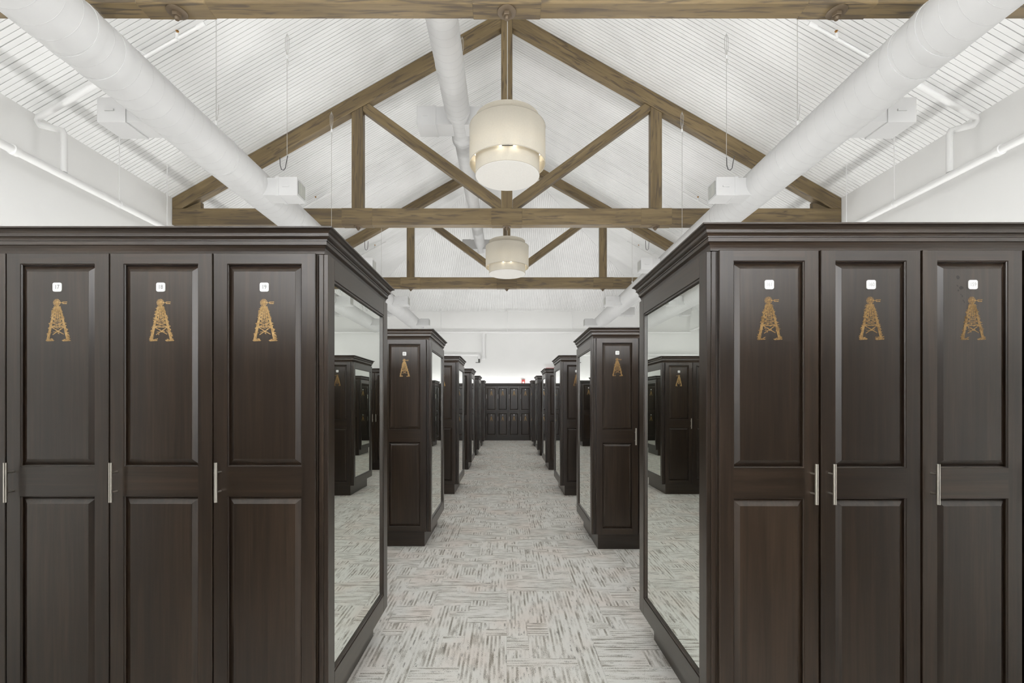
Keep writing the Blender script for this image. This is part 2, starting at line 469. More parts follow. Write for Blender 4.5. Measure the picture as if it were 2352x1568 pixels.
# ------------------------------------------------------------------ roof trusses
TY = (3.546, 7.97, 12.365)
TT = 0.15
def beam(name, poly, y0, y1, parent, ang, mats='beam'):
    """prism from a polygon in the x-z plane; object x runs along the grain (angle ang)"""
    cx = sum(p[0] for p in poly) / len(poly); cz = sum(p[1] for p in poly) / len(poly)
    ca, sa = math.cos(ang), math.sin(ang)
    loc = [((px - cx) * ca + (pz - cz) * sa, -(px - cx) * sa + (pz - cz) * ca) for px, pz in poly]
    o = MB().prism_xz(loc, y0, y1).build(name, mats, parent, (cx, 0, cz))
    o.rotation_euler = (0, -ang, 0)
    bv = o.modifiers.new('bevel', 'BEVEL'); bv.width = 0.006; bv.segments = 1
    return o
def truss(y, label):
    t = thing('roof_truss', label, 'truss', (0, y, H), 'exposed timber roof trusses')
    Z0, Z1 = 2.97, 3.246; XH = 5.598
    th = math.atan(PITCH)
    beam('bottom_chord', [(-XH, Z0), (XH, Z0), (XH, Z1), (-XH, Z1)], 0, TT, t, 0)
    V = 0.262
    for s in (-1, 1):
        up = lambda X: 3.418 + PITCH * (XH - abs(X))
        xk = 0.096
        xl = XH - (Z1 - (3.418 - V)) / PITCH
        p = [(s*XH, up(XH)), (s*xk, up(xk)), (s*xk, up(xk) - V), (s*xl, Z1 + .001), (s*XH, Z1 + .001)]
        beam('rafter', p, 0.001, TT - 0.001, t, -s * th)
        xs = 2.505; hw = 0.095
        p = [(s*(xs-hw), Z1 + .001), (s*(xs+hw), Z1 + .001), (s*(xs+hw), up(xs+hw) - V - .001), (s*(xs-hw), up(xs-hw) - V - .001)]
        beam('strut', p, 0.012, TT - 0.012, t, math.pi / 2)
        p = [(s*2.409, 4.884), (s*2.409, 4.958), (s*2.312, 5.012), (s*.097, 3.40), (s*.097, Z1 + .001), (s*.17, Z1 + .001)]
        beam('diagonal', p, 0.014, TT - 0.014, t, -s * math.atan(-0.731))
        beam('heel_wedge', [(s*(xl - .30), Z1 + .001), (s*(xl - .02), Z1 + .001), (s*(xl - .30), Z1 + .001 + .125)], 0.03, TT - .03, t, 0)
    beam('king_post', [(-.094, Z1 + .001), (.094, Z1 + .001), (.094, 6.48), (-.094, 6.48)], 0.010, TT - 0.010, t, math.pi / 2)
    for X in (-2.505, 0, 2.505):
        q = 0.004
        beam('joint_sleeve', [(X-.26, Z0 - q), (X+.26, Z0 - q), (X+.26, Z1 + q), (X-.26, Z1 + q)], -q, TT + q, t, 0)
        bm_ = MB()
        bm_.lathe([(0.0, -0.014), (0.060, -0.014), (0.072, -0.006), (0.072, 0.0), (0.0, 0.0)], (X, TT/2, Z0 - q - .0005), 28)
        wsh = bm_.build('washer', 'iron', t)
        nb = MB().lathe([(0.0, -0.026), (0.034, -0.026), (0.036, -0.022), (0.036, 0.0), (0, 0)], (X, TT/2, Z0 - q - .0145), 6)
        nb.sm = [False] * len(nb.sm)
        nb.build('nut', 'iron', wsh)
        MB().lathe([(0.0, -0.022), (0.014, -0.022), (0.018, -0.016), (0.018, 0.0), (0, 0)], (X, TT/2, Z0 - q - .0405), 14).build('bolt_end', 'iron', wsh)
    return t
truss(TY[0], 'nearest timber truss, its bottom beam crossing the top of the picture')
truss(TY[1], 'middle timber truss with king post behind the large drum lamp')
truss(TY[2], 'farthest timber truss, smallest, behind the second drum lamp')

# ------------------------------------------------------------------ locker building blocks
D = 0.955                   # depth of a double row
ZP, ZT = 0.155, 1.982       # top of plinth, top of doors
DT = 0.022                  # door thickness
def raised_panel(wd, z0, z1):
    """recessed groove, sloping shoulder, raised field; door face is y = -DT"""
    mb = MB()
    yg, yf = -DT + 0.0165, -DT + 0.0015
    rings = [(0.0, yg), (0.007, yg), (0.0085, yg - 0.0015), (0.030, yf + 0.001), (0.031, yf)]
    vs = []
    for k, yy in rings:
        vs += [(k, yy, z0 + k), (wd - k, yy, z0 + k), (wd - k, yy, z1 - k), (k, yy, z1 - k)]
    fs = []
    for r in range(len(rings) - 1):
        for i in range(4):
            fs.append((r*4+i, r*4+(i+1)%4, (r+1)*4+(i+1)%4, (r+1)*4+i))
    q = (len(rings) - 1) * 4
    fs.append((q, q+1, q+2, q+3))
    bk = len(vs); vs += [(0, -0.002, z0), (wd, -0.002, z0), (wd, -0.002, z1), (0, -0.002, z1)]
    fs.append((bk+3, bk+2, bk+1, bk))
    for i in range(4): fs.append((bk+i, bk+(i+1)%4, (i+1)%4, i))
    return mb.add(vs, fs)
def door_frame(wd, zs, stile):
    """two stiles, rails between; openings are zs pairs; moulded inner lip and eased outer edge"""
    mb = MB(); z0, z1 = zs[0], zs[-1]
    yF = -DT; eb = 0.002
    xs = [0, stile, wd - stile, wd]
    def quad(x0, x1, a, b_, mi): mb.add([(x0, yF, a), (x1, yF, a), (x1, yF, b_), (x0, yF, b_)], [(0, 1, 2, 3)], mi)
    quad(eb, stile, z0 + eb, z1 - eb, 0); quad(wd - stile, wd - eb, z0 + eb, z1 - eb, 0)
    for i in range(0, len(zs), 2):
        a = zs[i] + (eb if i == 0 else 0); b_ = zs[i+1] - (eb if i == len(zs) - 2 else 0)
        quad(stile, wd - stile, a, b_, 1)
    # outer eased edge and sides
    R = [[(eb, yF, z0+eb), (wd-eb, yF, z0+eb), (wd-eb, yF, z1-eb), (eb, yF, z1-eb)],
         [(0, yF+eb, z0), (wd, yF+eb, z0), (wd, yF+eb, z1), (0, yF+eb, z1)],
         [(0, 0, z0), (wd, 0, z0), (wd, 0, z1), (0, 0, z1)]]
    vs = R[0] + R[1] + R[2]
    mb.add(vs, [(r*4+(i+1)%4, r*4+i, (r+1)*4+i, (r+1)*4+(i+1)%4) for r in (0, 1) for i in range(4)] + [(11, 10, 9, 8)], 0)
    for i in range(1, len(zs) - 1, 2):
        a, b_ = zs[i], zs[i+1]
        prof = [(0, yF), (0.0015, yF + 0.0035), (0.0045, yF + 0.006), (0.0045, -0.004)]
        vs = []
        for k, yy in prof:
            vs += [(stile+k, yy, a+k), (wd-stile-k, yy, a+k), (wd-stile-k, yy, b_-k), (stile+k, yy, b_-k)]
        mb.add(vs, [(r*4+j, r*4+(j+1)%4, (r+1)*4+(j+1)%4, (r+1)*4+j) for r in range(3) for j in range(4)], 0)
    return mb
def handle_mesh():
    mb = MB()
    Lh = 0.156; st = 0.0325
    mb.tube((0, -DT - st, -Lh/2), (0, -DT - st, Lh/2), 0.0066, n=18)
    for z in (-0.0385, 0.0385): mb.tube((0, -DT, z), (0, -DT - st, z), 0.0042, n=12)
    return mb.mesh('handle', ['steel'])
HANDLE = handle_mesh()
SIDE = 0.0358
def plate_mesh(txt, dm='digit'):
    mb = MB(); h = SIDE / 2; r = 0.007; y0 = -DT + 0.0015; y1 = y0 - 0.003
    ring = []
    for cx, cz, a0 in ((h-r, h-r, 0), (-h+r, h-r, 90), (-h+r, -h+r, 180), (h-r, -h+r, 270)):
        for k in range(5):
            t = math.radians(a0 + 22.5 * k); ring.append((cx + r*math.cos(t), cz + r*math.sin(t)))
    mb.prism_xz(ring, y1, y0 + 0.0002)
    if txt:
        cu = bpy.data.curves.new('numerals', 'FONT'); cu.body = txt; cu.size = 0.021 if len(txt) > 2 else 0.024
        cu.align_x = 'CENTER'; cu.align_y = 'CENTER'; cu.offset = 0.0; cu.resolution_u = 3
        to = bpy.data.objects.new('numerals', cu); C.objects.link(to)
        dg = bpy.context.evaluated_depsgraph_get()
        me = bpy.data.meshes.new_from_object(to.evaluated_get(dg))
        bpy.data.objects.remove(to); bpy.data.curves.remove(cu)
        vs = [(v.co.x * 0.82, y1 - 0.0003, v.co.y) for v in me.vertices]
        mb.add(vs, [tuple(p.vertices) for p in me.polygons], 1)
        bpy.data.meshes.remove(me)
    return mb.mesh('number_plate', ['plate', dm])
def emblem_mesh(mat_name, seed):
    """gold windmill on a lattice tower with leaves at its feet; units of a 890-high drawing"""
    mb = MB(); R = random.Random(seed); k = 0.168 / 890.0
    y0 = -DT + 0.0015 - 0.0007
    def P(px, py): return ((px - 565) * k, y0, (985 - py) * k)
    def poly(pts):
        q = [P(*p) for p in pts]
        ar = sum(q[i][0]*q[(i+1)%len(q)][2] - q[(i+1)%len(q)][0]*q[i][2] for i in range(len(q)))
        mb.add(q if ar > 0 else q[::-1], [tuple(range(len(q)))])
    def bar(a, b_, wa, wb=None):
        wb = wa if wb is None else wb
        dx, dy = b_[0]-a[0], b_[1]-a[1]; l = math.hypot(dx, dy); nx, ny = -dy/l, dx/l
        poly([(a[0]+nx*wa/2, a[1]+ny*wa/2), (b_[0]+nx*wb/2, b_[1]+ny*wb/2), (b_[0]-nx*wb/2, b_[1]-ny*wb/2), (a[0]-nx*wa/2, a[1]-ny*wa/2)])
    wc = (545, 610)
    for i in range(15):
        t = 2*math.pi*(i + .4)/15; ct, st = math.cos(t), math.sin(t)
        bar((wc[0]+24*ct, wc[1]+24*st), (wc[0]+80*ct, wc[1]+80*st), 8, 19)
    poly([(wc[0]+32*math.cos(t*math.pi/8), wc[1]+32*math.sin(t*math.pi/8)) for t in range(16)])
    bar((600, 610), (680, 610), 14); bar((660, 598), (762, 596), 17); bar((665, 628), (757, 630), 17)
    # head and tower
    bar((498, 690), (606, 690), 14)
    bar((553, 640), (553, 800), 46)
    LO = lambda y: (500 - (y - 690) * 0.205, y); RO = lambda y: (604 + (y - 690) * 0.245, y)
    bar(LO(690), LO(1410), 40, 62); bar(RO(690), RO(1410), 40, 56)
    bar((530, 700), (500, 1000), 24); bar((578, 700), (618, 1000), 24); bar((553, 760), (556, 960), 16)
    lv = [700, 760, 820, 885, 960, 1040, 1120]
    for i, y in enumerate(lv):
        a, b_ = LO(y), RO(y); bar(a, b_, 12)
        if i + 1 < len(lv):
            c_, d_ = LO(lv[i+1]), RO(lv[i+1]); bar(a, d_, 13); bar(b_, c_, 13)
    bar(LO(1120), (690, 1280), 17); bar(RO(1120), (455, 1290), 17)
    bar((440, 1130), (690, 1130), 12); bar((470, 1230), (600, 1230), 12)
    # climbing leaves and the ground tufts
    def leaf(x, y, ang, l, wd):
        ca, sa = math.cos(ang), math.sin(ang)
        poly([(x - ca*l/2, y - sa*l/2), (x + sa*wd/2, y - ca*wd/2), (x + ca*l/2, y + sa*l/2), (x - sa*wd/2, y + ca*wd/2)])
    for i in range(30):
        y = R.uniform(700, 1390); a = LO(y)
        leaf(a[0] - R.uniform(4, 34), y + R.uniform(-8, 8), R.uniform(-.7, .7), R.uniform(42, 74), R.uniform(18, 30))
    for i in range(34):
        y = R.uniform(720, 1390); a = RO(y)
        leaf(a[0] + R.uniform(4, 44) * min(1, (y - 600) / 500), y + R.uniform(-8, 8), R.uniform(-.9, .9), R.uniform(42, 76), R.uniform(18, 32))
    for i in range(26):
        y = R.uniform(1000, 1290); a, b_ = LO(y), RO(y)
        leaf(R.uniform(a[0]+10, b_[0]-10), y - R.uniform(0, 60), R.uniform(0, 3.1), R.uniform(30, 55), R.uniform(10, 20))
    for cx, hw in ((400, 95), (745, 100)):
        poly([(cx-hw, 1412), (cx-hw*.4, 1396), (cx+hw*.6, 1400), (cx+hw, 1410), (cx+hw*.8, 1422), (cx-hw*.7, 1430)])
        for i in range(10): leaf(cx + R.uniform(-hw, hw)*.85, 1392 + R.uniform(-22, 22), R.uniform(-.6, .6), R.uniform(40, 75), R.uniform(14, 24))
    return mb.mesh('emblem', [mat_name])
EMB_L = [emblem_mesh('gold', 1), emblem_mesh('gold', 4)]
EMB_R = [emblem_mesh('gold_darker', 2), emblem_mesh('gold_darker', 5)]
STILE = 0.055
class Kit: pass
def make_kit(wd, pitch, depth, two=False):
    """meshes of one locker: x = 0 at the middle, door face towards -y"""
    k = Kit(); k.wd, k.pitch, k.two = wd, pitch, two
    h = pitch / 2 - 0.001
    k.body = MB().box(-h, h, 0.0, depth, ZP + 0.001, ZT).mesh('body', ['wood_v'])
    pw = wd - 2 * STILE + 0.009
    def shift(mb, dx):
        mb.v = [(x + dx, y_, z) for x, y_, z in mb.v]; return mb
    if not two:
        zs = [ZP + 0.004, 0.208, 1.010, 1.128, 1.940, ZT]
        k.doors = [(shift(door_frame(wd, zs, STILE), -wd/2).mesh('door', ['wood_v', 'wood_h']),
                    [shift(raised_panel(pw, a - 0.0045 + .009 - .0045, b_), -pw/2).mesh('panel', ['wood_v']) for a, b_ in ((zs[1], zs[2]), (zs[3], zs[4]))],
                    1.07, 1.846)]
    else:
        k.doors = []
        for a, b_, hz, nz in ((ZP + 0.004, 1.055, 0.80, 0.935), (1.060, ZT - 0.010, 1.60, 1.855)):
            zs = [a, a + 0.055, b_ - 0.066, b_]
            k.doors.append((shift(door_frame(wd, zs, STILE), -wd/2).mesh('door', ['wood_v', 'wood_h']),
                            [shift(raised_panel(pw, zs[1], zs[2]), -pw/2).mesh('panel', ['wood_v'])], hz, nz))
    return k
PLATES = {}
def plate(txt, dm='digit'):
    if (txt, dm) not in PLATES: PLATES[(txt, dm)] = plate_mesh(txt, dm)
    return PLATES[(txt, dm)]
def locker(kit, x, y, label, group, hside, txt='', emb=None, dm='digit', name='locker'):
    t = thing(name, label, 'locker', (x, y, 0), group)
    link('body', kit.body, t)
    for dmesh, panels, hz, nz in kit.doors:
        d = link('door', dmesh, t)
        for p in panels: link('panel', p, d)
        link('handle', HANDLE, d, (hside * (kit.wd/2 - 0.030), 0, hz))
        link('number_plate', plate(txt, dm), d, (0, 0, nz))
        link('emblem', emb, d, (0.001, 0, nz - 0.1325))
    return t
KL = make_kit(0.4085, 0.4140, 0.952)
KR = make_kit(0.3890, 0.3985, 0.952)
KB = make_kit(0.4060, 0.4120, 0.50, True)

CROWN = [(0.0, -0.096), (0.004, -0.096), (0.005, -0.089), (0.006, -0.084), (0.009, -0.074), (0.014, -0.065), (0.018, -0.063),
         (0.018, -0.048), (0.021, -0.0475), (0.0215, -0.043), (0.025, -0.037), (0.030, -0.0345), (0.032, -0.033), (0.032, -0.0285), (0.030, -0.0275),
         (0.031, -0.021), (0.035, -0.014), (0.042, -0.009), (0.048, -0.007), (0.050, -0.006), (0.050, 0.0), (-0.012, 0.0), (-0.012, -0.096)]
def crown_mesh(s, xin, xout, depth, ends=True):
    """cornice round a row: along the front, the aisle end and the back; s is the side the row stands on"""
    mb = MB(); ZC = 2.080
    n = len(CROWN); vs = []
    path = [(lambda o: (s*xout, -o)), (lambda o: (s*(xin - o), -o)), (lambda o: (s*(xin - o), depth + o)), (lambda o: (s*xout, depth + o))]
    for fn in path:
        for o, z in CROWN:
            px, py = fn(o); vs.append((px, py, ZC + z))
    fs = []
    for q in range(3):
        for i in range(n):
            a, b_ = q*n + i, q*n + (i+1) % n
            fs.append((a, b_, b_ + n, a + n) if s < 0 else (b_, a, a + n, b_ + n))
    mb.add(vs, fs)
    return mb.mesh('crown_molding', ['wood_h'])
def row(s, idx, y, nl, kit, xin, hfun, texts, ord_word, side_word):
    """one double row of lockers with mirror end, cornice, plinth and hidden uplight. xin: distance of carcass end from the middle"""
    emb = EMB_L if s < 0 else EMB_R
    gap0 = 0.025 if s < 0 else 0.0237
    xout = xin + gap0 + nl * kit.pitch + 0.004
    dm = 'digit' if s < 0 else 'digit_pale'
    for i in range(nl):
        xc = s * (xin + gap0 + kit.wd/2 + i * kit.pitch)
        if idx == 0:
            lab = texts[i][1]; txt = texts[i][0]
        else:
            pos = ('at the aisle end', 'second from the aisle end', 'third from the aisle end', 'fourth from the aisle end')[i]
            lab = 'dark wooden locker %s of the %s row on the %s' % (pos, ord_word, side_word)
            txt = texts[i][0] if i < len(texts) else ''
        locker(kit, xc, y, lab, 'single-door lockers in rows beside the aisle', hfun(i), txt, emb[i % 2], dm)
    # corner post between first door and end frame
    pk = 'the %s row on the %s' % (ord_word, side_word)
    # mirror panel on the aisle end
    t = thing('mirror_panel', 'full-length mirror framed in dark wood on the end of ' + pk, 'mirror', (s * xin, y, 0), 'framed mirrors on the row ends')
    th = 0.018; z0, z1 = ZP - 0.001, 1.983; d0, d1 = 0.0, D
    sw, rt, rb = 0.072, 0.086, 0.10
    def bx(x0, x1, *r):
        a, b_ = sorted((s * x0, s * x1)); return MB().box(a, b_, *r)
    def part(name, m_, m):
        o = m_.build(name, m, t); bv = o.modifiers.new('bevel', 'BEVEL'); bv.width = 0.0015; bv.segments = 1; return o
    part('corner_post', bx(0.0005, 0.0195, -0.002, 0.03, ZP, 1.983), 'wood_v')
    part('end_panel', bx(0.0002, 0.0195, 0.032, D, ZP, 1.983), 'wood_v')
    part('stile', bx(-th, 0, d0, d0 + sw, z0, z1), 'wood_v')
    part('stile', bx(-th, 0, d1 - sw - .012, d1, z0, z1), 'wood_v')
    part('rail', bx(-th, 0, d0 + sw + .0004, d1 - sw - .0124, z1 - rt, z1), 'wood_y')
    part('rail', bx(-th, 0, d0 + sw + .0004, d1 - sw - .0124, z0, z0 + rb), 'wood_y')
    ya, yb, za, zb = d0 + sw + .0004, d1 - sw - .0124, z0 + rb + .0004, z1 - rt - .0004
    bd = MB(); X0, X1 = -th + .004, -.004; b0 = .009
    def rr(x0, x1, *r):
        a, b_ = sorted((s * x0, s * x1)); bd.box(a, b_, *r)
    rr(X0, X1, ya, ya + b0, za, zb); rr(X0, X1, yb - b0, yb, za, zb)
    rr(X0, X1, ya + b0, yb - b0, zb - b0, zb); rr(X0, X1, ya + b0, yb - b0, za, za + b0)
    bd.build('bead', 'wood_v', t)
    mg = bx(-0.0052, -0.0012, ya + b0 + .0002, yb - b0 - .0002, za + b0 + .0002, zb - b0 - .0002)
    mg.build('mirror_glass', 'mirror', t)
    # cornice
    key = (s, nl)
    if key not in CROWNS: CROWNS[key] = crown_mesh(s, xin, xout, D)
    o = link('crown_molding', CROWNS[key], None, (0, y, 0))
    tag(o, 'stepped dark wood cornice along the top of ' + pk, 'molding', 'cornices on the locker rows')
    # plinth
    a, b_ = sorted((s * (xin + 0.052), s * xout))
    o = MB().box(a, b_, 0.055, D - 0.055, 0.0, ZP).build('plinth', 'wood_h', None, (0, y, 0))
    tag(o, 'recessed dark wood base under ' + pk, 'plinth', 'plinths under the locker rows')
    # uplight lying on top, hidden by the cornice
    cx = s * (xin + xout) / 2; ln = xout - xin - 0.12
    t = thing('uplight', 'slim uplight strip lying on top of ' + pk, 'light', (cx, y + D/2, ZT + 0.0045), 'uplight strips on top of the locker rows')
    MB().box(-ln/2, ln/2, -0.06, 0.06, 0, 0.035).build('housing', 'housing', t)
    MB().box(-ln/2 + .01, ln/2 - .01, -0.05, 0.05, 0.0352, 0.038).build('lens', 'diffuser', t)
    area_light('strip_lamp', t, (0, 0, 0.045), ln - .02, 0.10, STRIP_W * ln)
CROWNS = {}
YL = [1.929, 4.54, 7.16, 9.80, 12.42, 15.05]
YR = [1.888, 4.45, 7.05, 9.75, 12.37, 15.00]
ORD = ['nearest', 'second', 'third', 'fourth', 'fifth', 'farthest']
T1 = [('19', 'dark wooden locker numbered 19 beside the left mirror'), ('18', 'middle dark wooden locker of the left three, numbered 18'),
      ('17', 'dark wooden locker numbered 17 near the left edge'), ('', 'sliver of a dark wooden locker cut by the left edge')]
T2 = [('161', 'dark wooden locker numbered 161 beside the right mirror'), ('160', 'central dark wooden locker of the right three, numbered 160'),
      ('159', 'dark wooden locker numbered 159 with small dark smudges by its number'), ('', 'sliver of a dark wooden locker cut by the right edge')]
NL = [4, 4, 4, 4, 4, 4]
for i in range(6):
    row(-1, i, YL[i], NL[i], KL, 0.7405, lambda j: -1, T1 if i == 0 else ([('41', '')] if i == 1 else []), ORD[i], 'left')
    row(1, i, YR[i], NL[i], KR, 0.8090, lambda j: 1 if j == 0 else -1, T2 if i == 0 else ([('140', '')] if i == 1 else []), ORD[i], 'right')

# smudges and scratches on locker 159
l159 = [o for o in C.objects if o.get('label', '').startswith('dark wooden locker numbered 159')][0]
d159 = [c for c in l159.children if c.name.startswith('door')][0]
sm = MB()
def blob(px, py, rx, rz, rot=0):
    cx = (px - 2230.5) / 586.0; cz = H + (924 - py) / 586.0; n = 14; R = random.Random(int(px * 7 + py))
    vs = []
    for i in range(n):
        t = 2*math.pi*i/n; k = R.uniform(.75, 1.15)
        u, v = rx*k*math.cos(t), rz*k*math.sin(t); c_, s_ = math.cos(rot), math.sin(rot)
        vs.append((cx + (u*c_ - v*s_)/586, -DT + 0.0011, cz + (u*s_ + v*c_)/586))
    sm.add(vs, [tuple(range(n))])
for a in ((2197, 637, 4.5, 4.5), (2205, 661, 5.5, 4), (2196, 656, 3, 1.2, -.8), (2198, 667, 2, 2.4, .3), (2204, 676, 1, 2), (2207, 680, 1.3, 2.6, .3), (2209, 690, 1, 2.4, .3), (2212, 694, 1, 2.6, .5)): blob(*a)
M['smudge'] = plain('dark_smudge', (0.038, 0.034, 0.030), 0.6, spec=0.3)
sm.build('smudge', 'smudge', d159)

# ------------------------------------------------------------------ two-tier lockers along the far wall
YK = 17.35
for k in range(-3, 7):
    X = -0.559 + 0.412 * k
    pos = {0: 'leftmost', 1: 'second from left', 2: 'third from left', 3: 'rightmost'}.get(k)
    lab = ('two-tier dark locker at the far end of the aisle, %s of the four' % pos) if pos else ('two-tier dark far-wall locker, %s to the %s of the four in view' % (('first', 'second', 'third')[(-k - 1) if k < 0 else k - 4], 'left' if k < 0 else 'right'))
    locker(KB, X, YK, lab, 'two-tier lockers along the far wall', -1, '', EMB_L[k % 2], name='two_tier_locker')
XA, XB = -0.559 - 3*0.412 - .21, -0.559 + 6*0.412 + .21
cb = MB(); vs = []; n = len(CROWN)
for xx in (XA, XB):
    for o_, z in CROWN: vs.append((xx, -o_, 2.080 + z))
cb.add(vs, [((i+1) % n, i, i + n, (i+1) % n + n) for i in range(n)])
tag(cb.build('crown_molding', 'wood_h', None, (0, YK, 0)), 'dark wood cornice above the two-tier lockers on the far wall', 'molding')
tag(MB().box(XA, XB, 0.05, 0.50, 0, ZP).build('plinth', 'wood_h', None, (0, YK, 0)), 'recessed dark wood base under the far wall lockers', 'plinth')
t = thing('uplight', 'slim uplight strip on top of the far wall lockers', 'light', ((XA + XB)/2, YK + .30, ZT + 0.0045))
MB().box(-2.0, 2.0, -0.06, 0.06, 0, 0.035).build('housing', 'housing', t)
MB().box(-1.99, 1.99, -0.05, 0.05, 0.0352, 0.038).build('lens', 'diffuser', t)
area_light('strip_lamp', t, (0, 0, 0.045), 3.96, 0.10, BACK_W * 5.5)

# uplights fixed along the side walls
for s, wd in ((-1, 'left'), (1, 'right')):
    t = thing('wall_uplight', 'long uplight trough along the %s wall' % wd, 'light', (s * XW, 6.5, 2.0))
    MB().box(min(0, -s*.62), max(0, -s*.62), -11.0, 11.0, -0.06, 0.0).build('shelf', 'housing', t)
    MB().box(-s*.55 - .06, -s*.55 + .06, -10.9, 10.9, 0.0, 0.035).build('housing', 'housing', t)
    area_light('strip_lamp', t, (-s * .55, 0, 0.045), 0.10, 21.6, WALL_W * 21.6)

# locker banks that stand behind the viewer
for s, wd, xin in ((-1, 'left', .7405), (1, 'right', .809)):
    t = thing('locker_bank', 'dark wooden locker bank behind the viewer on the %s' % wd, 'lockers', (s * xin, -0.73, 0))
    a, b_ = sorted((0.0, s * 2.1))
    MB().box(a, b_, 0, D, ZP + .001, 1.982).build('body', 'wood_v', t)
    a, b_ = sorted((s * 0.05, s * 2.1))
    MB().box(a, b_, 0.055, D - .055, 0, ZP).build('plinth', 'wood_h', t)
    o = link('crown', crown_mesh(s, 0.0, 2.1, D), t)
    ln = 1.9
    MB().box(s*1.05 - ln/2, s*1.05 + ln/2, D/2 - .06, D/2 + .06, 1.9855, 2.02).build('uplight_housing', 'housing', t)
    area_light('strip_lamp', t, (s * 1.05, D/2, 2.035), ln - .02, 0.10, STRIP_W * ln * 0.7)

# ------------------------------------------------------------------ drum pendant lamps
def drum_lamp(y, label):
    zb = H
    t = thing('pendant_lamp', label, 'lamp', (0.008, y, 0), 'two-tier drum pendant lamps')
    def drum(name, r, z0, z1, m, th=0.006):
        return MB().lathe([(r, z0), (r, z1), (r - th, z1), (r - th, z0)], (0, 0, zb), 72, closed=True).build(name, m, t)
    drum('outer_shade', 0.460, 2.887, 3.330, 'shade')
    ins = drum('inner_shade', 0.388, 2.750, 3.440, 'shade')
    MB().lathe([(0.0, 2.744), (0.384, 2.744), (0.388, 2.7495), (0.0, 2.7495)], (0, 0, zb), 72).build('diffuser', 'diffuser', t)
    rim = MB()
    for r, z in ((0.4615, 2.887), (0.4615, 3.327), (0.390, 2.747)):
        rim.lathe([(r, z), (r + .001, z + .003), (r, z + .006), (r - .003, z + .003)], (0, 0, zb), 72, closed=True)
    rim.build('trim_ring', 'trim', t)
    sp = MB()
    for a in (0, 60, 120, 180, 240, 300):
        c_, s_ = math.cos(math.radians(a)), math.sin(math.radians(a))
        sp.tube((.385*c_, .385*s_, zb + 2.935), (.458*c_, .458*s_, zb + 2.935), 0.003, n=8)
    sp.build('spoke', 'steel', t)
    top = MB(); top.lathe([(0.0, 3.38), (0.06, 3.38), (0.06, 3.405), (0.012, 3.42), (0.0, 3.42)], (0, 0, zb), 24)
    for a in (0, 120, 240):
        c_, s_ = math.cos(math.radians(a)), math.sin(math.radians(a))
        top.tube((.05*c_, .05*s_, zb + 3.39), (.384*c_, .384*s_, zb + 3.39), 0.005, n=8)
    top.build('top_spider', 'steel', t)
    MB().tube((0, 0, zb + 3.42), (0, 0, ZR - 0.02), 0.0045, n=10).build('stem', 'cable', t)
    MB().lathe([(0.0, -0.05), (0.05, -0.045), (0.06, 0.0), (0.0, 0.0)], (0, 0, ZR - 0.004), 24).build('canopy', 'pipe', t)
    MB().box(-0.065, 0.065, -0.434, -0.420, zb + 2.893, zb + 2.905).build('mounting_bar', 'hook', t)
    for a in (-101, -79, 40, 90, 140):
        c_, s_ = math.cos(math.radians(a)), math.sin(math.radians(a)); r = .424
        hb = MB(); bz = zb + 2.914
        for i in range(1): hb.lathe([(0, -.022), (.012, -.019), (.017, -.008), (.017, .006), (.010, .020), (.008, .034), (0, .034)], (r*c_, r*s_, bz), 16)
        hb.build('bulb', 'bulb', t)
    for a in (30, 150, 270):
        d = bpy.data.lights.new('bulb_lamp', 'POINT'); d.energy = BULB_W / 3; d.color = (1, .86, .66); d.shadow_soft_size = 0.05
        o = bpy.data.objects.new('bulb_lamp', d); C.objects.link(o); o.parent = t
        o.location = (.2*math.cos(math.radians(a)), .2*math.sin(math.radians(a)), zb + 3.1)
    MB().lathe([(.402 + .010*math.cos(q*math.pi/4), 3.06 + .010*math.sin(q*math.pi/4)) for q in range(8)], (0, 0, zb), 60, closed=True).build('gap_glow_ring', 'ring', t)  # added ring whose glow brightens the gap between the drums
    return t
drum_lamp(5.80, 'large cream drum pendant lamp with smaller inner drum, nearest')
drum_lamp(10.22, 'farther cream drum pendant lamp hanging low down the aisle')

# ------------------------------------------------------------------ air ducts
def outlet(t, X, Z, y0, side, out, hgt, dep, r):
    """rectangular outlet box on one side of a duct, with louvres on its end"""
    x0, x1 = side * (r * 0.55), side * out
    xs = side * (out * 0.56)
    bxm = MB()
    a, b_ = sorted((xs, x1)); bxm.box(X + a, X + b_, y0, y0 + dep, Z - hgt/2, Z + hgt/2)
    o = bxm.build('outlet_box', 'duct', t)
    a, b_ = sorted((x0, xs - side * .001)); 
    MB().box(X + a, X + b_, y0 + .006, y0 + dep - .006, Z - hgt/2 + .006, Z + hgt/2 - .006).build('collar', 'duct', o)
    fl_ = MB(); a, b_ = sorted((xs - side*.012, xs + side*.028))
    fl_.box(X + a, X + b_, y0 - .004, y0 + dep + .004, Z - hgt/2 - .004, Z + hgt/2 + .004).build('flange', 'duct', o)
    lv = MB(); m_ = .03; ny = 7
    a, b_ = sorted((x1 + side*.0005, x1 + side*.002)); 
    lv.box(X + a, X + b_, y0 + m_, y0 + dep - m_, Z - hgt/2 + m_, Z + hgt/2 - m_, 1)
    wv = (dep - 2*m_) / ny
    for i in range(ny):
        ya = y0 + m_ + i*wv; a, b_ = sorted((x1 + side*.002, x1 + side*.008))
        lv.box(X + a, X + b_, ya + wv*.2, ya + wv*.75, Z - hgt/2 + m_, Z + hgt/2 - m_, 0)
    lv.build('grille', ['louver', 'dark'], o)
    lt = MB(); lt.box(X + (xs+x1)/2 - .05, X + (xs+x1)/2 + .03, y0 - .012, y0 - .0005, Z - .012, Z + .004)
    lt.build('latch', 'duct', o)
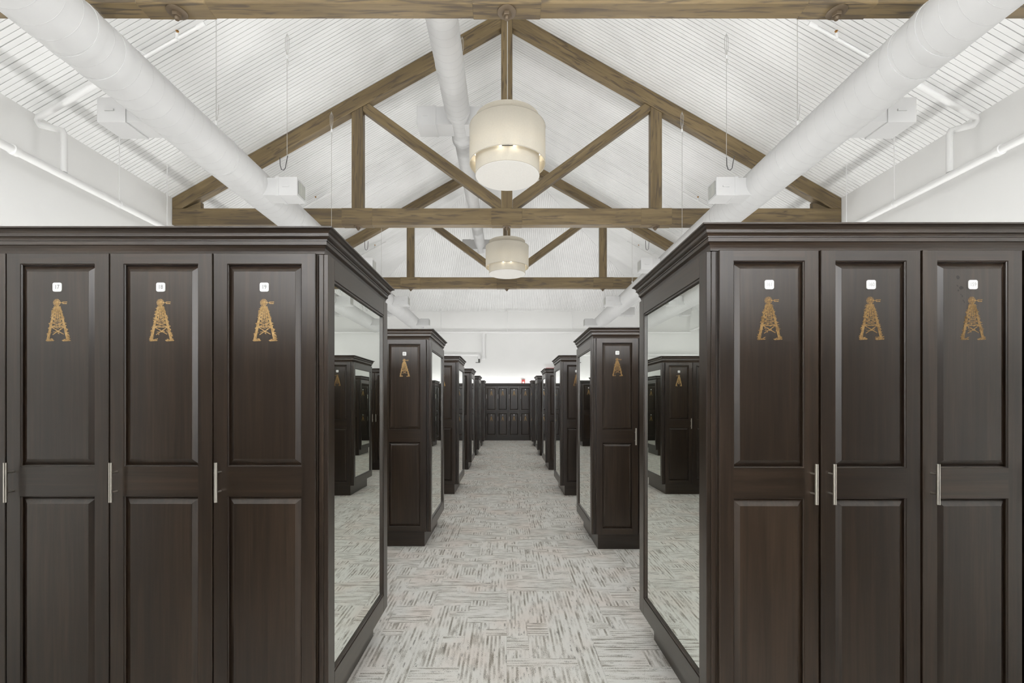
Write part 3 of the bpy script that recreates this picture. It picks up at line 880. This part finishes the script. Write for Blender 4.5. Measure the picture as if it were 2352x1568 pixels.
def duct(X, Z, secs, rings, boxes, label, pitch=0.128):
    t = thing('air_duct', label, 'duct', (0, 0, H), 'white spiral air ducts')
    NS = 40
    for y0, y1, r in secs:
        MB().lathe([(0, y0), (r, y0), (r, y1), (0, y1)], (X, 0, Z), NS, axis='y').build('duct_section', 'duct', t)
        # spiral lock seam
        vs, fs = [], []; n = int((y1 - y0) / pitch * 32); hw = 0.0035
        for i in range(n):
            a = 2*math.pi*i/32; yy = y0 + pitch * i / 32
            for rr_, dy in ((r - .001, -hw), (r + .0012, -hw*.4), (r + .0012, hw*.4), (r - .001, hw)):
                vs.append((X + rr_*math.cos(a), min(max(yy + dy, y0), y1), Z + rr_*math.sin(a)))
        for i in range(n - 1):
            for j in range(3): fs.append((i*4+j, i*4+j+1, (i+1)*4+j+1, (i+1)*4+j))
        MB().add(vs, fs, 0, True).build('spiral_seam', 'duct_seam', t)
    for y0, y1, r in rings:
        MB().lathe([(r - .004, y0), (r + .004, y0), (r + .004, y1), (r - .004, y1)], (X, 0, Z), NS, axis='y', closed=True).build('coupling_band', 'duct', t)
    for y0, side, out, hgt, dep, r, dz in boxes: outlet(t, X, Z + dz, y0, side, out, hgt, dep, r)
    return t
DX, DZ, DR = 3.09, 2.65, 0.213
for s, wd in ((-1, 'left'), (1, 'right')):
    bx_ = [(y0, -s, 0.57, 0.22, 0.25, DR, -.05) for y0 in (5.73, 8.95, 12.15, 15.40)] + [(y0, s, 0.55, 0.22, 0.27, DR, -.05) for y0 in (4.236, 7.45, 10.65, 13.55)]
    duct(s * DX, DZ, [(0.3, 16.6, DR)], [(3.36, 3.42, DR), (3.60, 3.67, DR), (5.11, 5.13, DR), (6.77, 6.79, DR), (10.0, 10.02, DR)], bx_,
         'big white spiral duct running the length of the %s side' % wd)
duct(-0.757, 4.48, [(0.3, 7.30, .190), (7.302, 8.10, .165), (8.102, 13.95, .140)],
     [(6.3, 6.32, .19), (7.27, 7.33, .19), (8.07, 8.13, .165)],
     [(7.44, -1, .645, .296, .34, .165, 0), (7.44, 1, .645, .296, .34, .165, 0), (13.5, -1, .50, .28, .34, .14, 0), (13.5, 1, .50, .28, .34, .14, 0)],
     'smaller white spiral duct high up beside the ridge')

# ------------------------------------------------------------------ suspension cables
def cable(x, y, z0, z1, label, clamp='low'):
    t = thing('suspension_cable', label, 'cable', (x, y, 0), 'thin steel cables holding the ducts')
    MB().tube((0, 0, z0), (0, 0, z1), 0.0035, n=8).build('wire', 'cable', t)
    zc_ = z0 + 0.10 if clamp == 'low' else z1 - 0.32
    MB().box(-.011, .011, -.007, .007, zc_ - .02, zc_ + .03).build('clamp', 'pipe', t)
    lp = MB()
    if clamp == 'low': lp.path([(0.004, 0, zc_ + .03), (.02, 0, zc_ + .10), (.026, 0, zc_ + .20)], .003)
    else:
        lp.path([(.004, 0, zc_ + .03), (.022, 0, zc_ + .12), (.024, 0, zc_ + .25), (.008, 0, zc_ + .30), (-.008, 0, zc_ + .30), (-.024, 0, zc_ + .25), (-.022, 0, zc_ + .12), (-.004, 0, zc_ + .03)], .003)
        lp.path([(.006, 0, zc_ - .02), (.02, 0, zc_ - .10)], .003)
    lp.build('loop', 'cable', t)
    return t
for s, wd in ((-1, 'left'), (1, 'right')):
    for y0, nm in ((5.07, 'nearest'), (11.75, 'third'), (15.1, 'last')):
        cable(s * DX, y0, H + DZ + DR, zc(DX, y0) - .002, '%s thin cable from the ceiling to the top of the %s duct' % (nm, wd))
    x0 = 2.925
    zr = H + 3.418 + PITCH * (5.598 - x0)
    cable(s * x0, TY[1] - .012, H + 2.80, zr - .08, 'thin cable with top loop hung on the middle truss rafter, %s side' % wd, 'high')
    cable(s * 2.93, 6.36, H + 3.14, zc(2.93, 6.36) - .01, 'thin cable with dark hook above the %s duct outlet' % wd, 'high')
    # dark hook at its lower end
    hk = MB(); hz = H + 3.14
    hk.path([(0, 0, hz + .12), (0.004, 0, hz + .02), (.02, 0, hz - .04), (.05, 0, hz - .05), (.075, 0, hz - .02), (.085, 0, hz + .05), (.105, 0, hz + .14)], .005)
    o = hk.build('cable_hook', 'hook', None, (s * 2.93 - (.09 if s < 0 else 0.005), 6.345, 0))
    tag(o, 'dark bent wire hook above the %s duct outlet' % wd, 'hook')
    hk = MB(); hz = H + 4.02
    hk.path([(0, 0, hz + .20), (0.004, 0, hz + .02), (.02, 0, hz - .04), (.05, 0, hz - .05), (.075, 0, hz - .02), (.085, 0, hz + .05), (.095, 0, hz + .18)], .006)
    o = hk.build('cable_hook', 'hook', None, (s * 3.66 - .045, TY[2] + .06, 0))
    tag(o, 'small dark wire loop under the farthest truss rafter on the %s' % wd, 'hook')
cable(-0.745, TY[1] - .012, H + 4.66, H + 3.418 + PITCH * (5.598 - .745) - .06, 'short cable with white loop on the rafter beside the ridge duct', 'high')
cable(-0.757, 12.1, H + 4.62, zc(.757, 12.1) - .002, 'thin cable at the far part of the ridge duct')

# ------------------------------------------------------------------ sprinkler mains and branches
PXM, PZM, PR = 5.20, H + 2.66, 0.043
for s, wd in ((-1, 'left'), (1, 'right')):
    t = thing('sprinkler_main', 'thick white pipe running along the %s wall' % wd, 'pipe', (s * PXM, 0, PZM), 'white wall pipes')
    MB().tube((0, YF + .3, 0), (0, YB - .27, 0), PR, n=20).build('pipe', 'pipe', t)
    for y0 in (2.4, 5.0, 8.8, 12.6, 16.2):
        MB().lathe([(PR - .002, y0), (PR + .012, y0 + .005), (PR + .012, y0 + .065), (PR - .002, y0 + .07)], (0, 0, 0), 20, axis='y').build('coupling', 'pipe', t)
    for y0 in (4.2, 6.4, 7.3, 10.4, 14.0):
        hz = zc(PXM, y0) - PZM
        hg = MB(); hg.tube((0, y0, PR), (0, y0, hz - .002), 0.006, n=8); hg.build('hanger_rod', 'pipe', t)
        MB().lathe([(PR + .001, y0 - .012), (PR + .006, y0 - .012), (PR + .006, y0 + .012), (PR + .001, y0 + .012)], (0, 0, 0), 20, axis='y', closed=True).build('hanger_ring', 'pipe', t)
    for j, (yb_, x1) in enumerate(((5.60, 3.60), (9.95, 3.72), (13.45, 3.45))):
        t = thing('sprinkler_branch', '%s thin white sprinkler pipe climbing the %s ceiling slope' % (('nearest', 'middle', 'farthest')[j], wd), 'pipe', (0, yb_, 0), 'sprinkler branch pipes')
        off = 0.13; x0 = 5.48
        zz = lambda X: zc(X, min(yb_, HIP_B)) - off
        lim = XW - (max(yb_, HIP_B) - HIP_B)
        xm = 4.35; ra = 0.032 if j == 0 else .024
        MB().tube((s*x0, 0, zz(x0)), (s*xm, 0, zz(xm)), ra, n=14).build('pipe', 'pipe', t)
        MB().tube((s*(xm + .01), 0, zz(xm + .01)), (s*(xm - .07), 0, zz(xm - .07)), ra + .004, .021, n=14).build('reducer', 'pipe', t)
        MB().tube((s*(xm - .06), 0, zz(xm - .06)), (s*x1, 0, zz(x1)), 0.0185, n=14).build('pipe', 'pipe', t)
        e_ = MB()
        e_.path([(s*(x0 - .05), 0, zz(x0 - .05)), (s*(x0 + .02), 0, zz(x0) - .01), (s*(x0 + .035), 0, zz(x0) - .05), (s*(x0 + .005), 0, zz(x0) - .10), (s*(PXM + .08), 0, zz(x0) - .15), (s*(PXM + .015), 0, zz(x0) - .17), (s*PXM, 0, zz(x0) - .21), (s*PXM, 0, PZM + PR)], .034 if j == 0 else .028, 12)
        e_.build('elbow_drop', 'pipe', t)
        MB().tube((s*(x1 + .04), 0, zz(x1 + .04)), (s*(x1 - .05), 0, zz(x1 - .05)), .025, n=14).build('end_cap', 'pipe', t)
        xh = x1 + .27
        hd = MB(); hd.tube((s*xh, 0, zz(xh) - .015), (s*xh, 0, zz(xh) + .06), .022, n=12); hd.build('tee', 'pipe', t)
        hb = MB(); hb.tube((s*xh, 0, zz(xh) + .06), (s*xh, 0, zz(xh) + .085), .012, n=10); hb.lathe([(0, 0), (.018, .002), (.018, .006), (0, .008)], (s*xh, 0, zz(xh) + .088), 12)
        hb.build('sprinkler_head', 'brass', t)
        xr = x1 + .62
        MB().path([(s*xr, 0, zz(xr)), (s*(xr + .12), -.05, min(zc(xr + .12, yb_ - .05), zc(xr, yb_)+9) - .003)], .006).build('hanger_rod', 'pipe', t)

# pipes on the far wall
t = thing('wall_pipe', 'white pipe across the far wall with a short vertical drop', 'pipe', (0, YB - .14, 0))
MB().tube((-5.24, 0, H + 2.61), (5.24, 0, H + 2.61), .036, n=16).build('pipe', 'pipe', t)
vx = -0.87
MB().tube((vx, 0, H + 2.60), (vx, 0, H + 1.66), .058, n=18).build('drop_pipe', 'pipe', t)
MB().lathe([(.0, .0), (.06, .0), (.08, .012), (.08, .07), (.058, .085)], (vx, 0, H + 1.60), 18).build('end_fitting', 'pipe', t)
MB().tube((vx - .10, 0, H + 2.61), (vx + .10, 0, H + 2.61), .055, n=16).build('tee', 'pipe', t)
t = thing('drain_pipe', 'lower white pipe on the far wall ending in a valve', 'pipe', (0, YB - .14, 0))
MB().tube((-5.5, 0, H + 1.77), (-1.12, 0, H + 1.77), .050, n=16).build('pipe', 'pipe', t)
MB().path([(-1.13, 0, H + 1.77), (-1.06, 0, H + 1.765), (-1.03, 0, H + 1.73), (-1.03, 0, H + 1.62)], .062, 14).build('elbow', 'pipe', t)
MB().tube((-1.03, 0, H + 1.62), (-1.03, 0, H + 1.48), .035, n=12).build('valve_body', 'valve', t)
MB().box(-1.16, -1.02, -.012, .012, H + 1.475, H + 1.50).build('valve_handle', 'valve', t)
for X, nm in ((-2.45, 'left'), (0.02, 'middle'), (2.45, 'right')):
    t = thing('hanger_rod', '%s thin white hanger rod above the far wall pipe' % nm, 'rod', (X, YB - .14, 0))
    MB().tube((0, 0, H + 2.66), (0, 0, zc(0, YB - .14) - .003), .012, n=8).build('rod', 'pipe', t)
    MB().lathe([(.040, -.015), (.046, -.015), (.046, .015), (.040, .015)], (0, 0, H + 2.61), 16, axis='x', closed=True).build('ring', 'pipe', t)

# red alarm strobe and red sign on the far wall
t = thing('alarm_strobe', 'small red alarm box with white lens above the far lockers', 'alarm', (0.62, YB - .002, H + .775))
MB().box(-.06, .06, -.05, 0, -.085, .085).build('box', 'red', t)
MB().lathe([(0, -.022), (.022, -.018), (.034, 0), (0, 0)], (0, -.0505, -.025), 18, axis='y').build('lens', 'lens', t)
t = thing('red_sign', 'red sign just showing above the right row of lockers', 'sign', (1.62, YB - .002, H + 1.17))
MB().box(-.14, .14, -.05, 0, -.11, .11).build('box', 'red', t)
MB().box(-.15, .15, -.055, -.001, .112, .125).build('top_cap', 'red', t)
